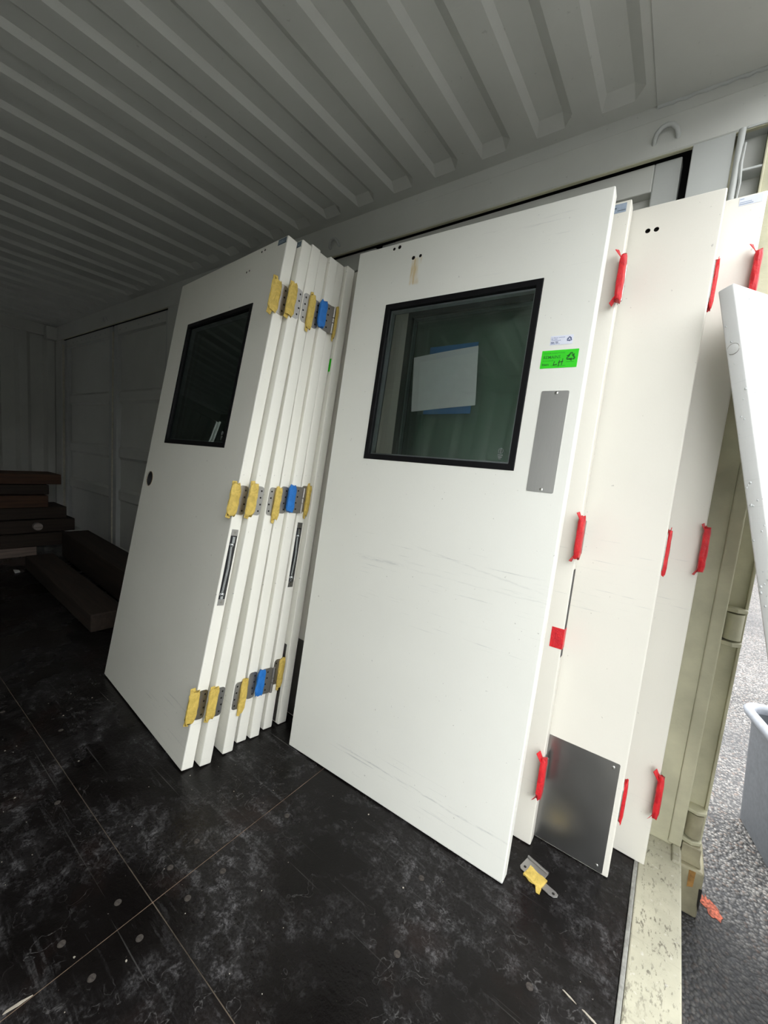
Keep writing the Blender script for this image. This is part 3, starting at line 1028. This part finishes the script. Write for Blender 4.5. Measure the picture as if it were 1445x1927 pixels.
# --- left stack, front to back
d1 = make_door((-1.3321, 0.7230, -4.4, 9.47), 'foremost door of the inner stack, dark window and yellow-taped hinges, edge closer', win=WIN,
               holes=((0.735, 2.013, 0.0045), (0.757, 2.015, 0.0045), (0.644, 1.951, 0.0045), (0.664, 1.953, 0.0045)), lock=(0.077, 1.028, 0.036), group=GL)
window(d1, True, 'glass_black')
for i, z in enumerate(HZ):
    hinge(d1, z, 'front', seed=i + 1)
closer(d1, 0.624, 0.914)
label_strip(d1, 0.846, 0.899, 2.006, 2.028, 'label_dark', [(0.1, 0.8, 0.3, 0.4), (0.1, 0.6, 0.55, 0.65)], 'label_blue')
MB().tube([(0.077 + 0.037 * math.cos(t), -0.0005, 1.028 + 0.037 * math.sin(t)) for t in (i * math.pi / 10 for i in range(21))], 0.0012, 5).build('bore_rim', plain('bore_wood', (0.35, 0.27, 0.16), 0.8), d1)

d2 = make_door((-1.3044, 0.7785, -4.4, 9.26), 'second door of the inner stack, yellow-taped hinges, directly behind the windowed one', group=GL)
for i, z in enumerate(HZ):
    hinge(d2, z, 'front', seed=i + 4)
label_strip(d2, 0.846, 0.899, 2.006, 2.028, 'label_dark', [(0.1, 0.8, 0.3, 0.4), (0.1, 0.6, 0.55, 0.65)], 'label_blue')

d3 = make_door((-1.3014, 0.8708, -4.4, 7.98), 'third door of the inner stack, hinge leaves bare on its near half', group=GL)
for i, z in enumerate(HZ):
    hinge(d3, z - (0.008 if i else 0.012), 'back', seed=i + 7)
d4 = make_door((-1.3172, 0.9447, -3.66, 7.62), 'fourth door of the inner stack, bare hinge leaves half hidden by yellow tape', group=GL)
for i, z in enumerate(HZ):
    hinge(d4, z - 0.006, 'plain', steelmat='hinge_dull')
d5 = make_door((-1.3014, 0.9976, -3.66, 7.44), 'fifth door of the inner stack with blue tape on its hinges', group=GL)
for i, z in enumerate(HZ):
    hinge(d5, z - 0.004, 'blue', seed=i + 13, steelmat='hinge_dull')
d6 = make_door((-1.3079, 1.0692, -3.66, 6.74), 'sixth door of the inner stack, edge closer and yellow tape beside blue', group=GL)
for i, z in enumerate(HZ):
    hinge(d6, z - 0.004 + (0.015 if i == 0 else 0), 'back', seed=i + 16, steelmat='hinge_dull', ymax=(0.056, 0.050, 0.0435)[i])
closer(d6, 0.634, 0.918)
d7 = make_door((-1.2910, 1.1361, -3.5, 6.26), 'seventh door of the inner stack with green label sliver and low kick plate', group=GL)
plate(d7, 'kick_plate', 0.02, 0.885, 0.006, 0.36, 'plate', ((0.86, 0.33), (0.86, 0.03), (0.84, 0.134)))
gs = MB().box(0.79, 0.892, -0.0006, 0.001, 1.578, 1.634).build('green_label', 'green', d7)
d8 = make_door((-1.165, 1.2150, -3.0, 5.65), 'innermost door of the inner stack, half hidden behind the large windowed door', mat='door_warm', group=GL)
plate(d8, 'kick_plate', 0.02, 0.885, 0.006, 0.36, 'plate', ((0.86, 0.33),))

# --- big windowed door in front of the right-hand group
bd = make_door((-0.2550, 1.1162, 2.0, 6.2), 'large windowed door with green sticker and tall metal push plate', mat='door_front', win=WIN,
               holes=((0.169, 2.014, 0.0058), (0.193, 2.016, 0.0072), (0.262, 1.962, 0.0072), (0.291, 1.964, 0.0060)), group=GR)
window(bd)
pp = plate(bd, 'push_plate', 0.794, 0.871, 1.158, 1.458, 'push', ((0.836, 1.452), (0.836, 1.166)))
gst = MB().box(0.777, 0.8785, -0.0006, 0.001, 1.5255, 1.5785).build('green_label', 'green', bd)
RX = (R(90), 0, 0)


def recycle(name, parent, mat, cx, cz, r, y=-0.0009):
    """three bent arrows chasing each other in a triangle"""
    mb = MB()
    for k in range(3):
        a = R(90 + 120 * k)
        ca, sa = math.cos(a - R(90)), math.sin(a - R(90))
        def T_(px, pz):
            return (cx + r * (px * ca - pz * sa), cz + r * (px * sa + pz * ca))
        band_ = [(-0.62, 0.12), (-0.18, 0.86), (0.18, 0.86), (0.34, 0.60), (0.14, 0.48), (0.0, 0.66), (-0.30, 0.0 + 0.02)]
        mb.prism([T_(*p) for p in band_], 'y', y - 0.0003, y + 0.0002)
        mb.prism([T_(*p) for p in [(0.05, 0.36), (0.62, 0.62), (0.56, 0.02)]], 'y', y - 0.0003, y + 0.0002)
    return mb.build(name, mat, parent)


def fine_print(parent, mat, x, z, length, h, seed):
    """a line of print too small to read: short upright ticks"""
    rnd = random.Random(seed)
    mb = MB()
    xx = x
    while xx < x + length:
        w_ = rnd.uniform(0.0008, 0.0018)
        if rnd.random() > 0.15:
            mb.box(xx, xx + w_, -0.0009, -0.0005, z, z + h * rnd.choice((0.7, 0.75, 1.0)))
        xx += w_ + 0.0006
    return mb.build('fine_print', mat, parent)


text_mesh('lettering', 'DOOR HARDWARE', 0.0068, 'ink_mid', gst, (0.7835, -0.0007, 1.5676), RX, 0.0001, sx=0.98)
text_mesh('lettering', 'REMAINS', 0.0124, 'ink_green', gst, (0.7825, -0.0007, 1.5540), RX, 0.00012, sx=0.97)
fine_print(gst, 'ink_mid', 0.7815, 1.5465, 0.030, 0.0032, 31)
text_mesh('lettering', 'Item', 0.0098, 'ink_green', gst, (0.7815, -0.0007, 1.5335), RX, 0.0003, sx=1.1)
MB().box(0.807, 0.848, -0.0009, -0.0005, 1.5318, 1.5325).build('underline', 'ink_green', gst)
hw = MB()
for a, b in (((0.8165, 1.5455), (0.8140, 1.5340)), ((0.8140, 1.5340), (0.8245, 1.5365)), ((0.8300, 1.5480), (0.8290, 1.5300)), ((0.8385, 1.5520), (0.8375, 1.5340)), ((0.8275, 1.5420), (0.8405, 1.5440))):
    hw.tube([(a[0], -0.0009, a[1]), (b[0], -0.0009, b[1])], 0.0010, 6)
hw.build('handwriting', 'ink', gst)
recycle('arrow_emblem', gst, 'ink_green', 0.8595, 1.5565, 0.0150)
MB().box(0.848, 0.870, -0.0009, -0.0005, 1.5415, 1.5422).build('underline', 'ink_green', gst)
wst = MB().box(0.795, 0.8575, -0.0006, 0.001, 1.594, 1.621).build('white_label', 'label_white', bd)
for k, (z, ln) in enumerate(((1.6145, 0.036), (1.6103, 0.017), (1.6061, 0.025), (1.5964, 0.024))):
    fine_print(wst, 'ink_pale', 0.7975, z, ln, 0.0022, 40 + k)
text_mesh('lettering', 'Item  222', 0.0062, 'ink_blue', wst, (0.7975, -0.0007, 1.5995), RX, 0.0002, sx=0.85)
recycle('arrow_emblem', wst, 'ink_blue', 0.8480, 1.6085, 0.0085)

# --- doors behind it
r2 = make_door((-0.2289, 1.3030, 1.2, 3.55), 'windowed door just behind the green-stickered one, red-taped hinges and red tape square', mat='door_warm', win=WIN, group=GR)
window(r2, False, 'glass_dark')
for i, z in enumerate(HZ):
    hinge(r2, z, 'red', seed=21 + i)
cl = MB().box(W - 0.002, W + 0.0012, 0.004, 0.030, 0.638, 0.922).build('edge_closer', 'slot', r2)
MB().box(W - 0.036, W + 0.0010, -0.0011, 0.0, 0.665, 0.730).build('red_tape', 'red', r2)
MB().box(W + 0.0005, W + 0.0022, -0.0008, 0.030, 0.665, 0.730).build('red_tape', 'red', r2)
label_strip(r2, 0.828, 0.893, 2.000, 2.026, 'label_blue', [(0.02, 0.60, 0.48, 0.62), (0.02, 0.35, 0.2, 0.3), (0.65, 0.98, 0.2, 0.28)])
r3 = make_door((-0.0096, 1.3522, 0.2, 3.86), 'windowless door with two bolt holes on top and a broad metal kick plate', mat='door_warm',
               holes=((0.729, 1.960, 0.0068), (0.751, 1.959, 0.0068)), group=GR)
plate(r3, 'kick_plate', 0.012, 0.889, 0.004, 0.358, 'plate', ((0.872, 0.342), (0.872, 0.022), (0.45, 0.342), (0.45, 0.022)))
for i, z in enumerate(HZ):
    hinge(r3, z - 0.010, 'redback', seed=30 + i, steelmat='hinge_dull')
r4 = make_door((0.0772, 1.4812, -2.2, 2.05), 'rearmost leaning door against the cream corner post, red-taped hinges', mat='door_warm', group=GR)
for i, z in enumerate(HZ):
    hinge(r4, z + 0.004, 'red', seed=41 + i)
label_strip(r4, 0.846, 0.896, 2.006, 2.028, 'label_white', [(0.03, 0.62, 0.12, 0.24), (0.03, 0.55, 0.36, 0.44), (0.03, 0.2, 0.76, 0.86)], 'label_blue')

# letter sheet and blue card on the window of the second door
MBp = MB().box(-0.098, 0.098, -0.0012, 0.0, -0.128, 0.128)
card = MBp.build('blue_sheet', 'blue_card')
card.matrix_world = r2.matrix_world @ Matrix.Translation((0.386, 0.0050, 1.532)) @ Matrix.Rotation(R(-1.0), 4, 'Y')
tag(card, 'blue sheet behind the white paper on the inner window', 'paper')
sh = MB()
n = 6
for i in range(n):
    a, b = -0.1335 + 0.267 * i / n, -0.1335 + 0.267 * (i + 1) / n
    ya, yb = -0.0018 - 0.003 * math.sin(math.pi * i / n), -0.0018 - 0.003 * math.sin(math.pi * (i + 1) / n)
    sh.poly([(a, ya, -0.1065), (b, yb, -0.1065), (b, yb, 0.1065), (a, ya, 0.1065)])
    sh.poly([(a, ya + 0.0004, 0.1065), (b, yb + 0.0004, 0.1065), (b, yb + 0.0004, -0.1065), (a, ya + 0.0004, -0.1065)])
sheet = sh.build('paper_sheet', 'paper', smooth=60)
sheet.matrix_world = r2.matrix_world @ Matrix.Translation((0.3605, 0.0032, 1.5295)) @ Matrix.Rotation(R(-5.0), 4, 'Y')
tag(sheet, 'white letter sheet stuck crookedly over a blue sheet on the inner window', 'paper')

# --- wet door leaning against the corner post from outside
e = Vector((0.546, 0.837, 0.031))
n_ = Vector((-0.805, 0.535, -0.256))
u_ = Vector((-0.231, 0.115, 0.966))
u_.normalize()
e = (e - u_ * e.dot(u_)).normalized()
n_ = u_.cross(e).normalized()
OT = 0.0365
TLp = Vector((0.0358, 1.3635, 1.7262))
mw = Matrix((e, n_, u_)).transposed().to_4x4()
HO = (TLp.z + 0.205) / u_.z - OT * 0.25
mw.translation = TLp - u_ * HO
od = empty('salvaged_door', mw)
tag(od, 'wet white door outside, tilted against the corner post from the asphalt', 'door', None, 'thing')
slab(od, 'door_wet', w=0.905, h=HO, t=OT, bev=0.0045)
pl = MB().tube([(0.001, 0.0195, 0), (-0.0008, 0.0195, 0), (-0.0016, 0.0195, 0)], [0.0128, 0.0128, 0.0095], 20).build('edge_plug', M['door_wet'], od, smooth=40)
pl.location = (0, 0, HO - 0.166)
MB().tube([(-0.0003, 0.0195 + 0.0136 * math.cos(t), HO - 0.166 + 0.0136 * math.sin(t)) for t in (0.4 + i * 0.3 for i in range(18))], 0.0007, 5).build('plug_seam', 'hinge_dull', od)

# rain beads on the outer door
drops = MB()
rd = random.Random(5)
for k in range(90):
    r = rd.uniform(0.0012, 0.0032)
    if k < 60:
        x, z = rd.uniform(0.02, 0.3), HO - rd.uniform(0.03, 1.2)
        c, nn, s1, s2 = Vector((x, 0, z)), Vector((0, -1, 0)), Vector((1, 0, 0)), Vector((0, 0, 1))
    else:
        y, z = rd.uniform(0.005, OT - 0.005), HO - rd.uniform(0.1, 1.2)
        c, nn, s1, s2 = Vector((0, y, z)), Vector((-1, 0, 0)), Vector((0, 1, 0)), Vector((0, 0, 1))
    rings = []
    for hgt, rr in ((0.0, 1.0), (0.35, 0.85), (0.55, 0.4)):
        rings.append([c + nn * (hgt * r) + (s1 * math.cos(t) + s2 * math.sin(t) * 1.25) * r * rr for t in (i * math.pi / 3 for i in range(6))])
    drops.rings(rings)
dr = drops.build('rain_beads', plain('water_bead', (0.55, 0.57, 0.57), 0.08, var=0.05), od, smooth=80)
dr['kind'] = 'stuff'

# ------------------------------------------------------------------ loose hinge on the floor
hb = empty('loose_hinge', Matrix.Translation((-0.176, 1.212, 0.0)) @ Matrix.Rotation(R(-14), 4, 'Z'))
tag(hb, 'loose steel hinge half with yellow tape lying on the black floor', 'hinge')
lfm = MB().prism([(-0.056, -0.012), (-0.050, -0.020), (0.042, -0.022), (0.056, -0.018), (0.062, -0.009), (0.060, 0.000), (0.052, 0.003), (0.012, 0.002), (0.012, 0.034), (-0.056, 0.034)], 'z', 0.0012, 0.0042)
lfm.build('hinge_plate', 'hinge_steel', hb, 0.0006)
MB().tube([(-0.056, 0.034, 0.005), (0.012, 0.034, 0.005)], 0.0045, 10).build('knuckle', 'hinge_steel', hb, smooth=60)
for x, y in ((-0.044, -0.004), (0.050, -0.009)):
    MB().disc((x, y, 0.0041), (0, 0, 1), 0.0042, 0.0004, 12).build('screw_hole', 'hole', hb)
tw = MB()
rr = random.Random(3)
rings = []
for k in range(7):
    x = -0.034 + 0.055 * k / 6
    rings.append([(x + rr.uniform(-0.002, 0.002), yy + rr.uniform(-0.0025, 0.0025), zz + rr.uniform(-0.0008, 0.0008)) for yy, zz in ((-0.030, 0.0012), (-0.006, 0.0008), (0.010, 0.0015), (0.010, 0.0075), (-0.010, 0.0095), (-0.030, 0.0065))])
tw.rings(rings)
tw.rings([[(0.004, -0.028, 0.003), (0.022, -0.026, 0.003), (0.022, -0.026, 0.0055), (0.004, -0.028, 0.0055)], [(0.016, -0.046, 0.001), (0.026, -0.043, 0.001), (0.026, -0.043, 0.003), (0.016, -0.046, 0.003)]])
tw.build('tape_wrap', 'yellow', hb, smooth=40)

# ------------------------------------------------------------------ grey bin outside
bin_ = empty('rubbish_bin', Matrix.Translation((0.575, 2.19, -0.21)) @ Matrix.Rotation(R(14), 4, 'Z'))
tag(bin_, 'grey plastic rubbish bin standing on the asphalt outside', 'bin')


def rr_ring(hx, hy, r, z, n=5):
    return [(x, y, z) for x, y in rrect(-hx, hx, -hy, hy, r, n)]


hb_ = 0.502
mb = MB()
mb.rings([rr_ring(0.125, 0.175, 0.05, 0.0), rr_ring(0.130, 0.180, 0.05, 0.01), rr_ring(0.150, 0.215, 0.06, hb_ - 0.03), rr_ring(0.142, 0.207, 0.056, hb_ - 0.03), rr_ring(0.122, 0.172, 0.046, 0.014)])
mb.build('body', 'bin', bin_, smooth=50)
mb = MB()
mb.rings([rr_ring(0.151, 0.216, 0.06, hb_ - 0.040), rr_ring(0.171, 0.236, 0.065, hb_ - 0.034), rr_ring(0.177, 0.242, 0.068, hb_ - 0.014), rr_ring(0.169, 0.234, 0.064, hb_), rr_ring(0.151, 0.216, 0.058, hb_ - 0.001), rr_ring(0.141, 0.206, 0.055, hb_ - 0.012), rr_ring(0.141, 0.206, 0.055, hb_ - 0.034)], caps=False)
mb.build('rim', 'bin_rim', bin_, smooth=70)

# ------------------------------------------------------------------ timber at the closed end
GT = 'timbers piled at the closed end'
ORD = ['lowest', 'second', 'third', 'fourth', 'fifth', 'sixth', 'topmost']
LM = ['wood_pale', 'wood_dark', 'wood_dark', 'wood_dark', 'wood_red', 'wood_dark', 'wood_red']
YE = [1.19, 1.42, 1.50, 1.44, 1.28, 1.30, 1.40]
zz = 0.0
rt = random.Random(11)
for i in range(7):
    h = (0.10, 0.13, 0.13, 0.12, 0.12, 0.10, 0.105)[i]
    x1 = -5.0 + rt.uniform(-0.05, 0.05)
    t = MB().box(-0.38, 0.0, -1.7, 0.0, 0.0, h - 0.006).build('timber_plank', LM[i], None, 0.006)
    t.location = (x1, YE[i], zz + 0.0005)
    t.rotation_euler = (0, 0, R(rt.uniform(-1.2, 1.2)))
    tag(t, '%s dark plank in the timber stack at the closed end' % ORD[i], 'timber', GT)
    zz += h
    if i == 2:
        lg = MB().tube([(0, 0, 0), (0.05, 0, 0)], 0.036, 20).build('round_stub', 'wood_end')
        lg.location = (x1 + 0.001, 1.19, zz - 0.065)
        tag(lg, 'pale round log end poking out of the timber stack', 'log')
for (x0, y0, x1, y1, w, h, mt, lab) in ((-4.85, 1.46, -2.75, 1.33, 0.22, 0.25, 'wood_dark', 'thick dark beam lying along the side doors on the floor'),
                                        (-4.55, 1.10, -2.80, 1.02, 0.20, 0.115, 'wood_dark', 'low dark beam on the floor in front of the thicker one')):
    L = math.hypot(x1 - x0, y1 - y0)
    b = MB().box(-w / 2, w / 2, 0, L, 0, h).build('timber_beam', mt, None, 0.008)
    b.location = (x0, y0, 0.0005)
    b.rotation_euler = (0, 0, math.atan2(y1 - y0, x1 - x0) - R(90))
    tag(b, lab, 'timber')
sc = MB().prism([(-0.05, 0.0), (0.06, -0.012), (0.05, 0.025), (-0.02, 0.03)], 'z', 0.0, 0.004).build('paper_scrap', 'paper')
sc.location = (-4.5, 0.92, 0.0005)
tag(sc, 'small white scrap on the dark floor before the timber', 'scrap')

# ------------------------------------------------------------------ splinters and grit on the floor
for (x0, y0, x1, y1, w, lab) in ((-0.974, 0.165, -0.965, 0.212, 0.006, 'pale wood splinter in the floor joint at the bottom corner'),
                                 (-0.056, 0.975, -0.024, 0.967, 0.0032, 'short pale splinter on the floor beside the sill'),
                                 (-0.012, 0.966, 0.030, 0.955, 0.0042, 'broad pale splinter on the floor touching the sill edge')):
    L = math.hypot(x1 - x0, y1 - y0)
    o = MB().prism([(0, -w * 0.2), (L * 0.5, -w * 0.5), (L, 0), (L * 0.6, w * 0.5), (L * 0.1, w * 0.35)], 'z', 0.0, 0.0022).build('wood_splinter', 'splinter')
    o.location = (x0, y0, 0.0003)
    o.rotation_euler = (0, 0, math.atan2(y1 - y0, x1 - x0))
    tag(o, lab, 'splinter')
gm = MB()
rg = random.Random(21)
for k in range(110):
    x, y = rg.uniform(-2.4, 0.03), rg.uniform(0.0, 1.05)
    r = rg.choice([0.0009, 0.0012, 0.0016, 0.0028])
    a0 = rg.uniform(0, 6.28)
    gm.prism([(x + r * math.cos(a0 + i * 1.257) * rg.uniform(0.6, 1.2), y + r * math.sin(a0 + i * 1.257) * rg.uniform(0.6, 1.2)) for i in range(5)], 'z', 0.0002, 0.0012)
g = gm.build('grit', 'debris')
tag(g, 'scattered paint chips and grit on the black floor', 'grit', None, 'stuff')
